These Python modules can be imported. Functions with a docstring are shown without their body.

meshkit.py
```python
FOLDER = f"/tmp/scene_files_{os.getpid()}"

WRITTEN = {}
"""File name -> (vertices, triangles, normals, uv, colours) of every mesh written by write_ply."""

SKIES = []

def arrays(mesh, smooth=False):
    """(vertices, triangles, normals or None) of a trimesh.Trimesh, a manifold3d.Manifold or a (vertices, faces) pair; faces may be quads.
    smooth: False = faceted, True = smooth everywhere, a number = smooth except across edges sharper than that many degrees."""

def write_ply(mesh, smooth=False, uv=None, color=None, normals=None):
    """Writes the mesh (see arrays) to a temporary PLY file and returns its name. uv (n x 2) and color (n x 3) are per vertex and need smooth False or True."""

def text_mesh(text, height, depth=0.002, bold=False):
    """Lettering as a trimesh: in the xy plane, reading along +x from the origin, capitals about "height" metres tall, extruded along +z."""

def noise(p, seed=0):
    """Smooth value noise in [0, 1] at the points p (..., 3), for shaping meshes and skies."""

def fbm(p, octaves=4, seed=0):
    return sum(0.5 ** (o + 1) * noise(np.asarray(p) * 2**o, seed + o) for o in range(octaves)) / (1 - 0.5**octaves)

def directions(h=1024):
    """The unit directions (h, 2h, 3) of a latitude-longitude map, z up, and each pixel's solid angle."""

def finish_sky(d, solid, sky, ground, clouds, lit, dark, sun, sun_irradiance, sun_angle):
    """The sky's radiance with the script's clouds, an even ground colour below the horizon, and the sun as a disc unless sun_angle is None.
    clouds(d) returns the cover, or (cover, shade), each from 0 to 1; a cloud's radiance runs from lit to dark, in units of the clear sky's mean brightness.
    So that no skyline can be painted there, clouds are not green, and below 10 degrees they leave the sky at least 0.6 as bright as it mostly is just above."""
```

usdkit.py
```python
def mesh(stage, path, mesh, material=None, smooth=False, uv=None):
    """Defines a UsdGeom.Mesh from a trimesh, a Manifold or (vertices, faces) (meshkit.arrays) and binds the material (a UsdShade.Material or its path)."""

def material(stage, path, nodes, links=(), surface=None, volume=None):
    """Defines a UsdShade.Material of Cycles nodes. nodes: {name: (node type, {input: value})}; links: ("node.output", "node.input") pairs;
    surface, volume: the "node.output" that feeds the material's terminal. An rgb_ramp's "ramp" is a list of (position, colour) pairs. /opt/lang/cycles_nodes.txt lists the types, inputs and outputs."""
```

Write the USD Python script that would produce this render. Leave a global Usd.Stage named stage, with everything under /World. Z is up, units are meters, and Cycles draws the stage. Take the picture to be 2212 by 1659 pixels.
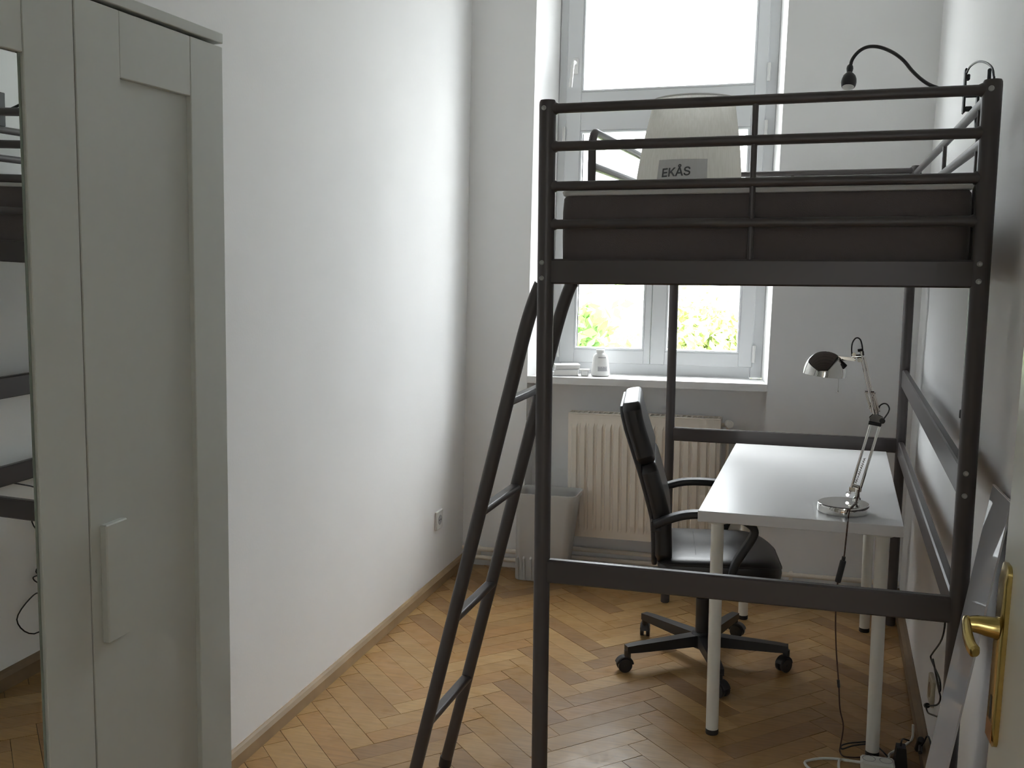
import math, random
import numpy as np, trimesh, manifold3d as m3
from shapely.geometry import Polygon, box as sbox
from pxr import Usd, UsdGeom, UsdLux, UsdShade, Gf, Sdf
import usdkit, meshkit

random.seed(7)
RNG = np.random.default_rng(7)
stage = Usd.Stage.CreateInMemory()
UsdGeom.Xform.Define(stage, '/World')
UsdGeom.Scope.Define(stage, '/World/Looks')

# ---------------------------------------------------------------- camera, sky, exposure
F_PX, YAW, PITCH, ROLL, EYE = 2195.6857, .2805, .1241, .0017, 1.5043
cam = UsdGeom.Camera.Define(stage, '/World/camera')
cam.CreateHorizontalApertureAttr(36.0)
cam.CreateVerticalApertureAttr(27.0)
cam.CreateFocalLengthAttr(36.0 * F_PX / 2212)
cam.CreateClippingRangeAttr((0.05, 500))
cam.CreateExposureAttr(0.0)
fw = np.array([-math.sin(YAW) * math.cos(PITCH), math.cos(YAW) * math.cos(PITCH), -math.sin(PITCH)])
rt = np.array([math.cos(YAW), math.sin(YAW), 0.0])
up = np.cross(rt, fw)
cr, sr = math.cos(ROLL), math.sin(ROLL)
rt, up = cr * rt + sr * up, -sr * rt + cr * up
cam.AddTransformOp().Set(Gf.Matrix4d(*rt, 0, *up, 0, *(-fw), 0, 0, 0, EYE, 1))

dome = UsdLux.DomeLight.Define(stage, '/World/overcast_sky')
dome.CreateIntensityAttr(1.0)
SKY = 15.0                                    # an overcast sky: about three times as bright overhead as at the horizon
sky = usdkit.material(stage, '/World/Looks/overcast', {
    't': ('texture_coordinate', {}), 's': ('separate_xyz', {}),
    'r': ('rgb_ramp', {'ramp': [(0, (.27, .285, .30)), (.2, (.42, .435, .45)), (.55, (.78, .80, .82)), (1, (1.0, 1.0, 1.0))]}),
    'n': ('noise_texture', {'scale': 2.5, 'detail': 4.0}), 'rn': ('rgb_ramp', {'ramp': [(.3, (.88, .89, .90)), (.7, (1.08, 1.08, 1.08))]}),
    'x': ('mix', {'mix_type': 'multiply', 'fac': 1.0}), 'b': ('background_shader', {'strength': SKY})},
    [('t.generated', 's.vector'), ('s.z', 'r.fac'), ('t.generated', 'n.vector'), ('n.fac', 'rn.fac'), ('r.color', 'x.color1'), ('rn.color', 'x.color2'), ('x.color', 'b.color')], surface='b.background')
UsdShade.MaterialBindingAPI.Apply(dome.GetPrim()).Bind(sky)

# ---------------------------------------------------------------- helpers
def numbered(path):
    if not stage.GetPrimAtPath(path):
        return path
    k = 1
    while stage.GetPrimAtPath(f'{path}_{k:03d}'):
        k += 1
    return f'{path}_{k:03d}'

def says(prim, **k):
    for a, b in k.items():
        if b is not None:
            prim.SetCustomDataByKey(a, b)

ORIGIN = {}
def thing(name, label, category, base=(0, 0, 0), group=None):
    p = numbered('/World/' + name)
    x = UsdGeom.Xform.Define(stage, p)
    x.AddTranslateOp().Set(Gf.Vec3d(*map(float, base)))
    says(x.GetPrim(), label=label, category=category, group=group)
    ORIGIN[p] = np.array(base, float)
    return p

def shell(name):
    p = numbered('/World/' + name)
    x = UsdGeom.Xform.Define(stage, p)
    says(x.GetPrim(), kind='structure')
    ORIGIN[p] = np.zeros(3)
    return p

def part(parent, name, mesh, mat, label=None, smooth=35, kind=None):
    """One Mesh under a thing or part. The mesh comes in world coordinates."""
    p = numbered(parent + '/' + name)
    v, f, _ = meshkit.arrays(mesh)
    o = ORIGIN[parent]
    m = usdkit.mesh(stage, p, trimesh.Trimesh(v - o, f, process=False), LOOK[mat], smooth=smooth)
    says(m.GetPrim(), label=label, kind=kind)
    ORIGIN[p] = o
    return p

def struct(name, mesh, mat, smooth=False):
    p = numbered('/World/' + name)
    m = usdkit.mesh(stage, p, mesh, LOOK[mat], smooth=smooth)
    says(m.GetPrim(), kind='structure')
    ORIGIN[p] = np.zeros(3)
    return p

def tm(x):
    v, f, _ = meshkit.arrays(x)
    return trimesh.Trimesh(v, f, process=False)

def cat(*ms):
    return trimesh.util.concatenate([tm(m) for m in ms])

def box(x0, x1, y0, y1, z0, z1, b=.002):
    b = min(b, .45 * (x1 - x0), .45 * (y1 - y0), .45 * (z1 - z0))
    if b <= 0:
        return tm(m3.Manifold.cube([x1 - x0, y1 - y0, z1 - z0]).translate([x0, y0, z0]))
    P = []
    for x, sx in ((x0, 1), (x1, -1)):
        for y, sy in ((y0, 1), (y1, -1)):
            for z, sz in ((z0, 1), (z1, -1)):
                P += [(x, y + sy * b, z + sz * b), (x + sx * b, y, z + sz * b), (x + sx * b, y + sy * b, z)]
    return tm(m3.Manifold.hull_points(np.array(P, float)))

def hull(pts):
    return tm(m3.Manifold.hull_points(np.array(pts, float)))

def frames(p):
    t = np.gradient(p, axis=0)
    t /= np.linalg.norm(t, axis=1, keepdims=True) + 1e-12
    a0 = np.cross(t[0], [0, 0, 1.0])
    if np.linalg.norm(a0) < 1e-3:
        a0 = np.array([1.0, 0, 0])
    a, out = a0 / np.linalg.norm(a0), []
    for k in t:
        a = a - k * (a @ k)
        a /= np.linalg.norm(a)
        out.append((a, np.cross(k, a)))
    return out

def loft(rings, caps=True):
    """Closed rings of equal length -> a closed mesh."""
    R = np.array(rings, float)
    n, m = R.shape[:2]
    i, j = np.meshgrid(np.arange(n - 1), np.arange(m), indexing='ij')
    q = np.stack([i * m + j, i * m + (j + 1) % m, (i + 1) * m + (j + 1) % m, (i + 1) * m + j], -1).reshape(-1, 4)
    f = np.vstack([q[:, [0, 1, 2]], q[:, [0, 2, 3]]])
    v = R.reshape(-1, 3)
    if caps:
        c0, c1 = len(v), len(v) + 1
        v = np.vstack([v, R[0].mean(0), R[-1].mean(0)])
        k = np.arange(m)
        f = np.vstack([f, np.stack([np.full(m, c0), (k + 1) % m, k], 1), np.stack([np.full(m, c1), (n - 1) * m + k, (n - 1) * m + (k + 1) % m], 1)])
    t = trimesh.Trimesh(v, f, process=False)
    if caps and t.volume < 0:
        t.invert()
    return t

def sweep(path, section, scale=None, caps=True):
    p = np.array(path, float)
    s = np.array(section, float)
    rings = []
    for k, (c, (a, b)) in enumerate(zip(p, frames(p))):
        q = s * (1 if scale is None else scale[k])
        rings.append(c + q[:, :1] * a + q[:, 1:] * b)
    return loft(rings, caps)

def circle(r, n=12):
    a = np.arange(n) * 2 * np.pi / n
    return np.stack([r * np.cos(a), r * np.sin(a)], 1)

def rrect(w, h, r, n=4):
    """Rounded rectangle section, centred, counter-clockwise."""
    P = []
    for cx, cy, a0 in ((w / 2 - r, h / 2 - r, 0), (-w / 2 + r, h / 2 - r, 90), (-w / 2 + r, -h / 2 + r, 180), (w / 2 - r, -h / 2 + r, 270)):
        for k in range(n + 1):
            a = math.radians(a0 + 90 * k / n)
            P.append((cx + r * math.cos(a), cy + r * math.sin(a)))
    return np.array(P)

def tube(path, r, n=12):
    return sweep(path, circle(r, n))

def curve(P, n=8):
    """Catmull-Rom through the points."""
    P = np.array(P, float)
    Q = np.vstack([2 * P[0] - P[1], P, 2 * P[-1] - P[-2]])
    out = []
    for k in range(1, len(Q) - 2):
        for t in np.linspace(0, 1, n, endpoint=False):
            a, b, c, d = Q[k - 1:k + 3]
            out.append(.5 * (2 * b + (c - a) * t + (2 * a - 5 * b + 4 * c - d) * t * t + (3 * b - a - 3 * c + d) * t ** 3))
    out.append(P[-1])
    return np.array(out)

def rod(a, b, r, n=12, round_end=0.0):
    a, b = np.array(a, float), np.array(b, float)
    if not round_end:
        return sweep([a, b], circle(r, n))
    d = (b - a) / np.linalg.norm(b - a)
    e = round_end
    path = [a, a + d * e * .3, a + d * e, b - d * e, b - d * e * .3, b]
    return sweep(path, circle(r, n), [1 - .3 * e / r if e < r else .6, 1 - .08 * e / r, 1, 1, 1 - .08 * e / r, 1 - .3 * e / r if e < r else .6])

def lathe(profile, centre=(0, 0, 0), n=32, axis=None, caps=True):
    """profile: (radius, height) pairs bottom to top around +z, or around axis."""
    a = np.arange(n) * 2 * np.pi / n
    rings = [np.stack([r * np.cos(a), r * np.sin(a), np.full(n, h)], 1) for r, h in profile]
    m = loft(rings, caps)
    if axis is not None:
        m.apply_transform(trimesh.geometry.align_vectors([0, 0, 1], np.array(axis, float)))
    m.apply_translation(centre)
    return m

def extrude(poly, h0, h1, plane='xy'):
    m = trimesh.creation.extrude_polygon(poly, h1 - h0, engine='earcut')
    m.apply_translation([0, 0, h0])
    v = m.vertices.copy()
    if plane == 'xz':
        m.vertices = v[:, [0, 2, 1]]
        m.invert()
    elif plane == 'yz':
        m.vertices = v[:, [2, 0, 1]]
    return m

KR = .0224                                    # the old walls and the wardrobe are out of plumb by this much
def lean(mesh):
    m = tm(mesh)
    v = m.vertices.copy()
    v[:, 0] += KR * v[:, 2]
    return trimesh.Trimesh(v, m.faces, process=False)

# ---------------------------------------------------------------- materials
LOOK = {}
def mat(name, color, rough=.5, metallic=0.0, mottle=0.0, scale=6.0, bump=0.0, bscale=200.0, **k):
    n = {'p': ('principled_bsdf', dict(base_color=color, roughness=rough, metallic=metallic, **k))}
    l = []
    if mottle:
        n |= {'g': ('geometry', {}), 'n': ('noise_texture', {'scale': scale, 'detail': 4.0}),
              'r': ('rgb_ramp', {'ramp': [(.3, [c * (1 - mottle) for c in color]), (.7, [min(1, c * (1 + mottle)) for c in color])]})}
        l += [('g.position', 'n.vector'), ('n.fac', 'r.fac'), ('r.color', 'p.base_color')]
    if bump:
        n |= {'g2': ('geometry', {}), 'n2': ('noise_texture', {'scale': bscale, 'detail': 3.0}), 'b': ('bump', {'strength': bump, 'distance': .002})}
        l += [('g2.position', 'n2.vector'), ('n2.fac', 'b.height'), ('b.normal', 'p.normal')]
    LOOK[name] = usdkit.material(stage, '/World/Looks/' + name, n, l, surface='p.BSDF')

mat('wall_paint', (.91, .91, .905), .85, mottle=.012, scale=3, bump=.12, bscale=120)
mat('ceiling_paint', (.91, .91, .905), .9)
mat('hall_paint', (.62, .61, .56), .9)
mat('frame_white', (.80, .82, .84), .35)
mat('sill_white', (.82, .82, .81), .3)
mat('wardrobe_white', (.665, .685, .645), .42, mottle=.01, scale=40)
mat('door_white', (.66, .665, .595), .30, bump=.05, bscale=25)
mat('desk_white', (.84, .84, .84), .28)
mat('leg_white', (.80, .80, .74), .3)
mat('gloss_white', (.56, .575, .60), .015, ior=2.3)
mat('bed_metal', (.074, .065, .064), .38, metallic=.2)
mat('bolt_steel', (.45, .45, .44), .35, metallic=1.0)
mat('mattress_dark', (.125, .105, .102), .95, bump=.5, bscale=420, sheen_weight=.15)
mat('mattress_white', (.72, .71, .69), .9)
mat('black_plastic', (.018, .018, .020), .42)
mat('black_leather', (.012, .011, .012), .36, bump=.12, bscale=260)
mat('chrome', (.78, .77, .74), .07, metallic=1.0)
mat('brass', (.45, .34, .12), .2, metallic=1.0, mottle=.08, scale=60)
mat('brass_worn', (.34, .17, .07), .35, metallic=1.0)
mat('radiator_cream', (.86, .79, .69), .35)
mat('pipe_cream', (.84, .77, .66), .4)
mat('pale_knob', (.78, .77, .72), .4)
mat('plastic_white', (.80, .80, .79), .35)
mat('outlet_white', (.72, .71, .68), .4)
mat('outlet_beige', (.58, .53, .40), .45)
mat('cord_white', (.70, .72, .68), .5)
mat('cord_brown', (.06, .025, .015), .5)
mat('paper_white', (.80, .79, .77), .8)
mat('book_cover', (.62, .62, .64), .5)
mat('label_grey', (.40, .40, .42), .7)
mat('print_grey', (.12, .12, .125), .8)
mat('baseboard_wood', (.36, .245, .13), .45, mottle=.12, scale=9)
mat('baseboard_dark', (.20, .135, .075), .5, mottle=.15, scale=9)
mat('dark_gap', (.035, .025, .018), .9)
mat('gasket', (.03, .03, .03), .6)
mat('bark', (.09, .065, .045), .9, mottle=.2, scale=20)
mat('yard_paving', (.30, .295, .28), .95, mottle=.2, scale=1.5)
mat('mirror', (.88, .91, .89), .0, metallic=1.0)
mat('mirror_edge', (.30, .36, .31), .25)
mat('lens_glass', (.75, .74, .70), .15)

def leafy(name, c):
    LOOK[name] = usdkit.material(stage, '/World/Looks/' + name, {
        'd': ('principled_bsdf', {'base_color': c, 'roughness': .55}), 't': ('translucent_bsdf', {'color': [min(1, x * 1.15) for x in c]}),
        'm': ('mix_closure', {'fac': .45})}, [('d.BSDF', 'm.closure1'), ('t.BSDF', 'm.closure2')], surface='m.closure')
leafy('leaf_lime', (.40, .47, .20))
leafy('leaf_green', (.13, .24, .06))
LOOK['shade_paper'] = usdkit.material(stage, '/World/Looks/shade_paper', {
    'g': ('geometry', {}), 'w': ('noise_texture', {'scale': 1.0, 'detail': 2.0}), 'mp': ('mapping', {'scale': (260, 260, 6)}),
    'r': ('rgb_ramp', {'ramp': [(.3, (.88, .87, .84)), (.7, (.96, .95, .93))]}),
    'd': ('principled_bsdf', {'roughness': .8}), 't': ('translucent_bsdf', {}), 'm': ('mix_closure', {'fac': .74})},
    [('g.position', 'mp.vector'), ('mp.vector', 'w.vector'), ('w.fac', 'r.fac'), ('r.color', 'd.base_color'), ('r.color', 't.color'), ('d.BSDF', 'm.closure1'), ('t.BSDF', 'm.closure2')], surface='m.closure')
LOOK['sticker_film'] = usdkit.material(stage, '/World/Looks/sticker_film', {
    'd': ('principled_bsdf', {'base_color': (.40, .40, .42), 'roughness': .7}), 't': ('transparent_bsdf', {'color': (.95, .95, .97)}), 'm': ('mix_closure', {'fac': .48})},
    [('d.BSDF', 'm.closure1'), ('t.BSDF', 'm.closure2')], surface='m.closure')
LOOK['bin_plastic'] = usdkit.material(stage, '/World/Looks/bin_plastic', {
    'd': ('principled_bsdf', {'base_color': (.66, .65, .63), 'roughness': .4}), 't': ('translucent_bsdf', {'color': (.8, .8, .78)}), 'm': ('mix_closure', {'fac': .4})},
    [('d.BSDF', 'm.closure1'), ('t.BSDF', 'm.closure2')], surface='m.closure')
LOOK['pane_glass'] = usdkit.material(stage, '/World/Looks/pane_glass', {
    'f': ('layer_weight', {'blend': .5}), 'w': ('math', {'math_type': 'power', 'value2': 5.0}), 'k': ('math', {'math_type': 'multiply_add', 'value2': .8, 'value3': .03}),
    't': ('transparent_bsdf', {'color': (.98, .99, .985)}), 'g': ('glossy_bsdf', {'color': (.9, .9, .9), 'roughness': .02}), 'm': ('mix_closure', {})},
    [('f.facing', 'w.value1'), ('w.value', 'k.value1'), ('k.value', 'm.fac'), ('t.BSDF', 'm.closure1'), ('g.BSDF', 'm.closure2')], surface='m.closure')

def oak(name, c, angle):
    """Oak with its grain along the block, honey varnish, fine wear."""
    lo, hi = [x * .80 for x in c], [min(1, x * 1.14) for x in c]
    LOOK[name] = usdkit.material(stage, '/World/Looks/' + name, {
        'g': ('geometry', {}), 'mp': ('mapping', {'rotation': (0, 0, angle), 'scale': (7, 85, 1)}),
        'n': ('noise_texture', {'scale': 1.0, 'detail': 5.0, 'roughness': .6}), 'r': ('rgb_ramp', {'ramp': [(.28, lo), (.5, c), (.75, hi)]}),
        'n2': ('noise_texture', {'scale': 2.2, 'detail': 3.0}), 'r2': ('rgb_ramp', {'ramp': [(.3, (.86, .80, .76)), (.65, (1.0, 1.0, 1.0))]}),
        'x': ('mix', {'mix_type': 'multiply', 'fac': 1.0}),
        'n3': ('noise_texture', {'scale': 9.0, 'detail': 4.0}), 'r3': ('rgb_ramp', {'ramp': [(.3, (.28, .28, .28)), (.7, (.50, .50, .50))]}),
        'n4': ('noise_texture', {'scale': 14.0, 'detail': 3.0}), 'b': ('bump', {'strength': .07, 'distance': .004}),
        'n5': ('noise_texture', {'scale': 5.5, 'detail': 5.0, 'roughness': .6}), 'r5': ('rgb_ramp', {'ramp': [(.40, (.09, .09, .09)), (.60, (.34, .34, .34))]}),
        'p': ('principled_bsdf', {'coat_weight': .22})},
        [('g.position', 'mp.vector'), ('mp.vector', 'n.vector'), ('n.fac', 'r.fac'), ('g.position', 'n2.vector'), ('n2.fac', 'r2.fac'), ('r.color', 'x.color1'), ('r2.color', 'x.color2'),
         ('x.color', 'p.base_color'), ('g.position', 'n3.vector'), ('n3.fac', 'r3.fac'), ('r3.color', 'p.roughness'), ('g.position', 'n5.vector'), ('n5.fac', 'r5.fac'), ('r5.color', 'p.coat_roughness'), ('g.position', 'n4.vector'), ('n4.fac', 'b.height'), ('b.normal', 'p.normal'), ('b.normal', 'p.coat_normal')], surface='p.BSDF')
TONES = [(.375, .222, .080), (.32, .182, .062), (.43, .268, .105), (.265, .145, .052), (.365, .200, .066)]
for k, c in enumerate(TONES):
    oak(f'oak_a_{k}', c, math.radians(45))
    oak(f'oak_b_{k}', c, math.radians(-45))

# ---------------------------------------------------------------- room shell
XL, YB, YF, HT = -1.5884, 4.63, .47, 3.25            # left wall, back wall, front wall, ceiling
def xr(y):                                            # the right wall runs slightly askew
    return .44 + .0246 * (y - YB)
NL, NR, ZS = -1.2798, -.1718, .945                    # window niche and sill height

def block(x0, x1, y0, y1, z0, z1):
    return m3.Manifold.cube([x1 - x0, y1 - y0, z1 - z0]).translate([x0, y0, z0])
struct('wall_left', lean(block(XL - .2, XL, YF - .2, YB + .5, -.05, HT)), 'wall_paint')
back = block(XL - .2, xr(YB) + .4, YB, YB + .29, -.05, HT)
WT = 3.02
reveal = m3.Manifold.hull_points(np.array([(x, y, z) for y, a, b, zt in ((YB - .001, NL, NR, WT), (YB + .20, -1.216, -.207, WT - .03)) for x in (a, b) for z in (ZS - .03, zt)]))
back -= reveal
back -= block(-1.216, -.207, YB + .19, YB + .5, ZS - .03, WT - .03)
back -= block(NL, NR, YB - .01, YB + .14, -.01, ZS - .02)
struct('wall_back', lean(back), 'wall_paint')
y0, y1 = YF - .2, YB + .1
struct('wall_right', lean(m3.Manifold.hull_points(np.array([(x, y, z) for y in (y0, y1) for x in (xr(y), xr(y) + .2) for z in (-.05, HT)]))), 'wall_paint')
front = block(XL - .2, xr(YF) + .3, YF - .18, YF, -.05, HT) - block(-.57, .285, YF - .3, YF + .1, -.01, 2.06)
struct('wall_front', front, 'wall_paint')
struct('ceiling', block(XL - .3, xr(YB) + .5, YF - .2, YB + .45, HT, HT + .15), 'ceiling_paint')
hall = cat(block(-1.6, 1.1, -1.7, -1.6, -.05, 2.7) - block(.05, .40, -1.8, -1.5, 1.0, 2.2), block(-1.7, -1.6, -1.6, YF - .18, -.05, 2.7), block(1.1, 1.2, -1.6, YF - .18, -.05, 2.7), block(-1.7, 1.2, -1.6, YF - .18, 2.6, 2.75))
struct('wall_hall', hall, 'hall_paint')
struct('floor_hall', block(-1.7, 1.2, -1.6, YF - .001, -.08, -.001), 'oak_a_3')

# herringbone oak floor: every block is its own piece
floor = shell('floor')
part(floor, 'subfloor', block(XL - .1, xr(YB) + .2, YF, YB + .3, -.08, -.006), 'dark_gap', smooth=False)
room_poly = Polygon([(XL + .002, YF), (xr(YF) - .002, YF), (xr(YB) - .002, YB - .001), (NR, YB - .001), (NR, YB + .135), (NL, YB + .135), (NL, YB - .001), (XL + .002, YB - .001)])
U, V, PW, PN = np.array([-.70711, .70711]), np.array([.70711, .70711]), .0767, 5
O0 = np.array([-1.296, 2.929])
blocks = []
for i in range(-60, 60):
    for j in range(-60, 60):
        d = (i - j) % (2 * PN)
        if d == 0:
            a, b, along = (i, j), (i + PN, j + 1), 'a'
        elif d == 2 * PN - 1:
            a, b, along = (i, j), (i + 1, j + PN), 'b'
        else:
            continue
        g = .0006
        c = [(a[0] * PW + g, a[1] * PW + g), (b[0] * PW - g, a[1] * PW + g), (b[0] * PW - g, b[1] * PW - g), (a[0] * PW + g, b[1] * PW - g)]
        poly = Polygon([O0 + s * U + t * V for s, t in c]).intersection(room_poly)
        if poly.geom_type == 'Polygon' and poly.area > 2e-4:
            cx, cy = poly.centroid.x, poly.centroid.y
            if cx < -1.12 and cy < 1.62:
                continue                               # under the wardrobe
            blocks.append((poly, along))
def plank_mesh(poly, dz):
    p = np.array(poly.exterior.coords)[:-1]
    if Polygon(p).exterior.is_ccw is False:
        p = p[::-1]
    c = p.mean(0)
    q = p + (c - p) / np.linalg.norm(c - p, axis=1, keepdims=True) * .0011
    n = len(p)
    return loft([np.c_[p, np.full(n, -.008)], np.c_[p, np.full(n, dz - .0009)], np.c_[q, np.full(n, dz)]])
def seen(b):
    c = b[0].centroid
    return b[0].area / (c.y ** 2) * (1 if (c.y > 2.3 and -c.y * .46 < c.x) else .05)
blocks.sort(key=seen, reverse=True)
rest = {}
for k, (poly, along) in enumerate(blocks):
    tone = int(RNG.choice(len(TONES), p=[.34, .22, .2, .1, .14]))
    mesh = plank_mesh(poly, float(RNG.uniform(-.0005, .0004)))
    if k < 300:
        part(floor, 'parquet_block', mesh, f'oak_{along}_{tone}', smooth=False)
    else:
        rest.setdefault(along, []).append(mesh)
for along, ms in rest.items():
    part(floor, 'parquet_remainder', cat(*ms), f'oak_{along}_0', smooth=False, kind='stuff')

# baseboards
def rail_profile(h, t):
    return [(0, 0), (t, 0), (t, h * .72), (t * .55, h * .92), (t * .2, h), (0, h)]
bb = Polygon([(XL + a, b) for a, b in rail_profile(.052, .020)])
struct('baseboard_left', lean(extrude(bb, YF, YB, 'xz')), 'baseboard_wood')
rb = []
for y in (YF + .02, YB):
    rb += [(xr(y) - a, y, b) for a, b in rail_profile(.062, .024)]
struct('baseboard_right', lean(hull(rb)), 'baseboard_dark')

# window: one tall upper casement over two lower ones
win = shell('window_1')
WY = YB + .20
def W(x0, x1, z0, z1, y0=0.0, y1=.06, b=.004):
    return lean(box(x0, x1, WY + y0, WY + y1, z0, z1, b))
ZT = WT - .03
part(win, 'outer_frame', cat(W(-1.216, -1.165, ZS, ZT, .012, .075), W(-.262, -.207, ZS, ZT, .012, .075), W(-1.166, -.261, ZS - .02, 1.0, .0125, .074), W(-1.166, -.261, ZT - .04, ZT, .0125, .074), W(-1.166, -.261, 2.17, 2.25, .0125, .074)), 'frame_white')
def casement(x0, x1, z0, z1, l, r, t, b):
    f = part(win, 'casement', cat(W(x0, l, z0, z1), W(r, x1, z0, z1), W(l - .002, r + .002, z0 + .0005, b, .0006, .0594), W(l - .002, r + .002, t, z1 - .0005, .0006, .0594)), 'frame_white')
    part(f, 'glazing_bead', cat(W(l, l + .010, b, t, -.001, .03, .003), W(r - .010, r, b, t, -.001, .03, .003), W(l, r, b, b + .010, -.0008, .029, .003), W(l, r, t - .010, t, -.0008, .029, .003)), 'frame_white')
    part(f, 'pane', W(l + .004, r - .004, b + .004, t - .004, .028, .034, .0), 'pane_glass', smooth=False)
    return f
up_c = casement(-1.177, -.252, 2.225, ZT - .02, -1.102, -.306, ZT - .10, 2.279)
lo_l = casement(-1.177, -.731, .995, 2.19, -1.102, -.762, 2.098, 1.062)
lo_r = casement(-.729, -.252, .995, 2.19, -.660, -.316, 2.092, 1.060)
def handle(x, z, flip=1):
    pts = curve([(x, WY - .002, z), (x, WY - .035, z), (x - .004 * flip, WY - .046, z - .02), (x - .008 * flip, WY - .046, z - .07), (x - .012 * flip, WY - .043, z - .115)], 5)
    return lean(cat(box(x - .014, x + .014, WY - .008, WY, z - .05, z + .025, .004), tube(pts, .0085, 10)))
part(up_c, 'handle', handle(-1.135, 2.41), 'plastic_white', 'curved white lever handle')
part(lo_r, 'handle', handle(-.695, 1.56), 'plastic_white', 'curved white lever handle')
for c, x, zs in ((lo_l, -1.182, (2.08, 1.06)), (lo_r, -.247, (2.08, 1.06)), (up_c, -.247, (2.33, 2.9))):
    for z in zs:
        part(c, 'hinge', lean(rod((x, WY - .006, z - .04), (x, WY - .006, z + .04), .008, 10, .003)), 'plastic_white')
part(lo_l, 'gasket', W(-1.093, -1.090, 1.075, 2.085, .012, .027, 0), 'gasket')
part(lo_r, 'gasket', W(-.651, -.648, 1.075, 2.085, .012, .027, 0), 'gasket')
sill_poly = hull([(x, y, z) for y, a, b in ((YB - .012, NL + .001, NR - .001), (YB + .205, -1.214, -.209)) for x in (a, b) for z in (ZS - .032, ZS)])
struct('trim_1', lean(sill_poly), 'sill_white')

# door, standing open into the room at the right
DA = -.030
def dmap(mesh):
    m = tm(mesh)
    v = m.vertices
    return trimesh.Trimesh(np.stack([.2290 - DA * v[:, 1] - v[:, 0] + KR * v[:, 2], 1.405 - v[:, 1], v[:, 2]], 1), m.faces, process=False)
door = shell('door_1')
part(door, 'leaf', dmap(box(-.040, 0, .024, .84, .01, 2.03, .003)), 'door_white')
hp = part(door, 'handle_plate', dmap(sweep([(0, .056, 1.009), (.005, .056, 1.009), (.008, .056, 1.009)], rrect(.038, .236, .012), [1, 1, .86])), 'brass', 'long brass backplate')
part(hp, 'plate_worn_end', dmap(hull([(a, b, c) for a in (.0075, .0086) for b in (.041, .071) for c in (.898, .922)])), 'brass_worn')
part(hp, 'keyhole', dmap(box(.0075, .0086, .052, .060, .925, .955, .001)), 'dark_gap')
neck = curve([(.006, .056, 1.043), (.016, .056, 1.044), (.032, .056, 1.046), (.042, .057, 1.046)], 5)
part(door, 'handle_neck', dmap(sweep(neck, circle(.011, 14), np.linspace(1.35, .85, len(neck)))), 'brass', 'brass handle neck')
lever = curve([(.042, .047, 1.048), (.045, .060, 1.046), (.047, .085, 1.040), (.046, .104, 1.034), (.043, .117, 1.031)], 5)
part(door, 'handle_lever', dmap(sweep(lever, rrect(.011, .015, .005), np.r_[.7, np.linspace(.95, 1.1, len(lever) - 2), .75])), 'brass', 'polished brass lever')
for z in (.25, 1.78):
    part(door, 'hinge', dmap(rod((.006, .845, z - .05), (.006, .845, z + .05), .008, 12, .003)), 'brass')
part(door, 'jamb', box(.285, .318, YF - .18, YF + .012, 0, 2.10, .003), 'door_white')

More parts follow.
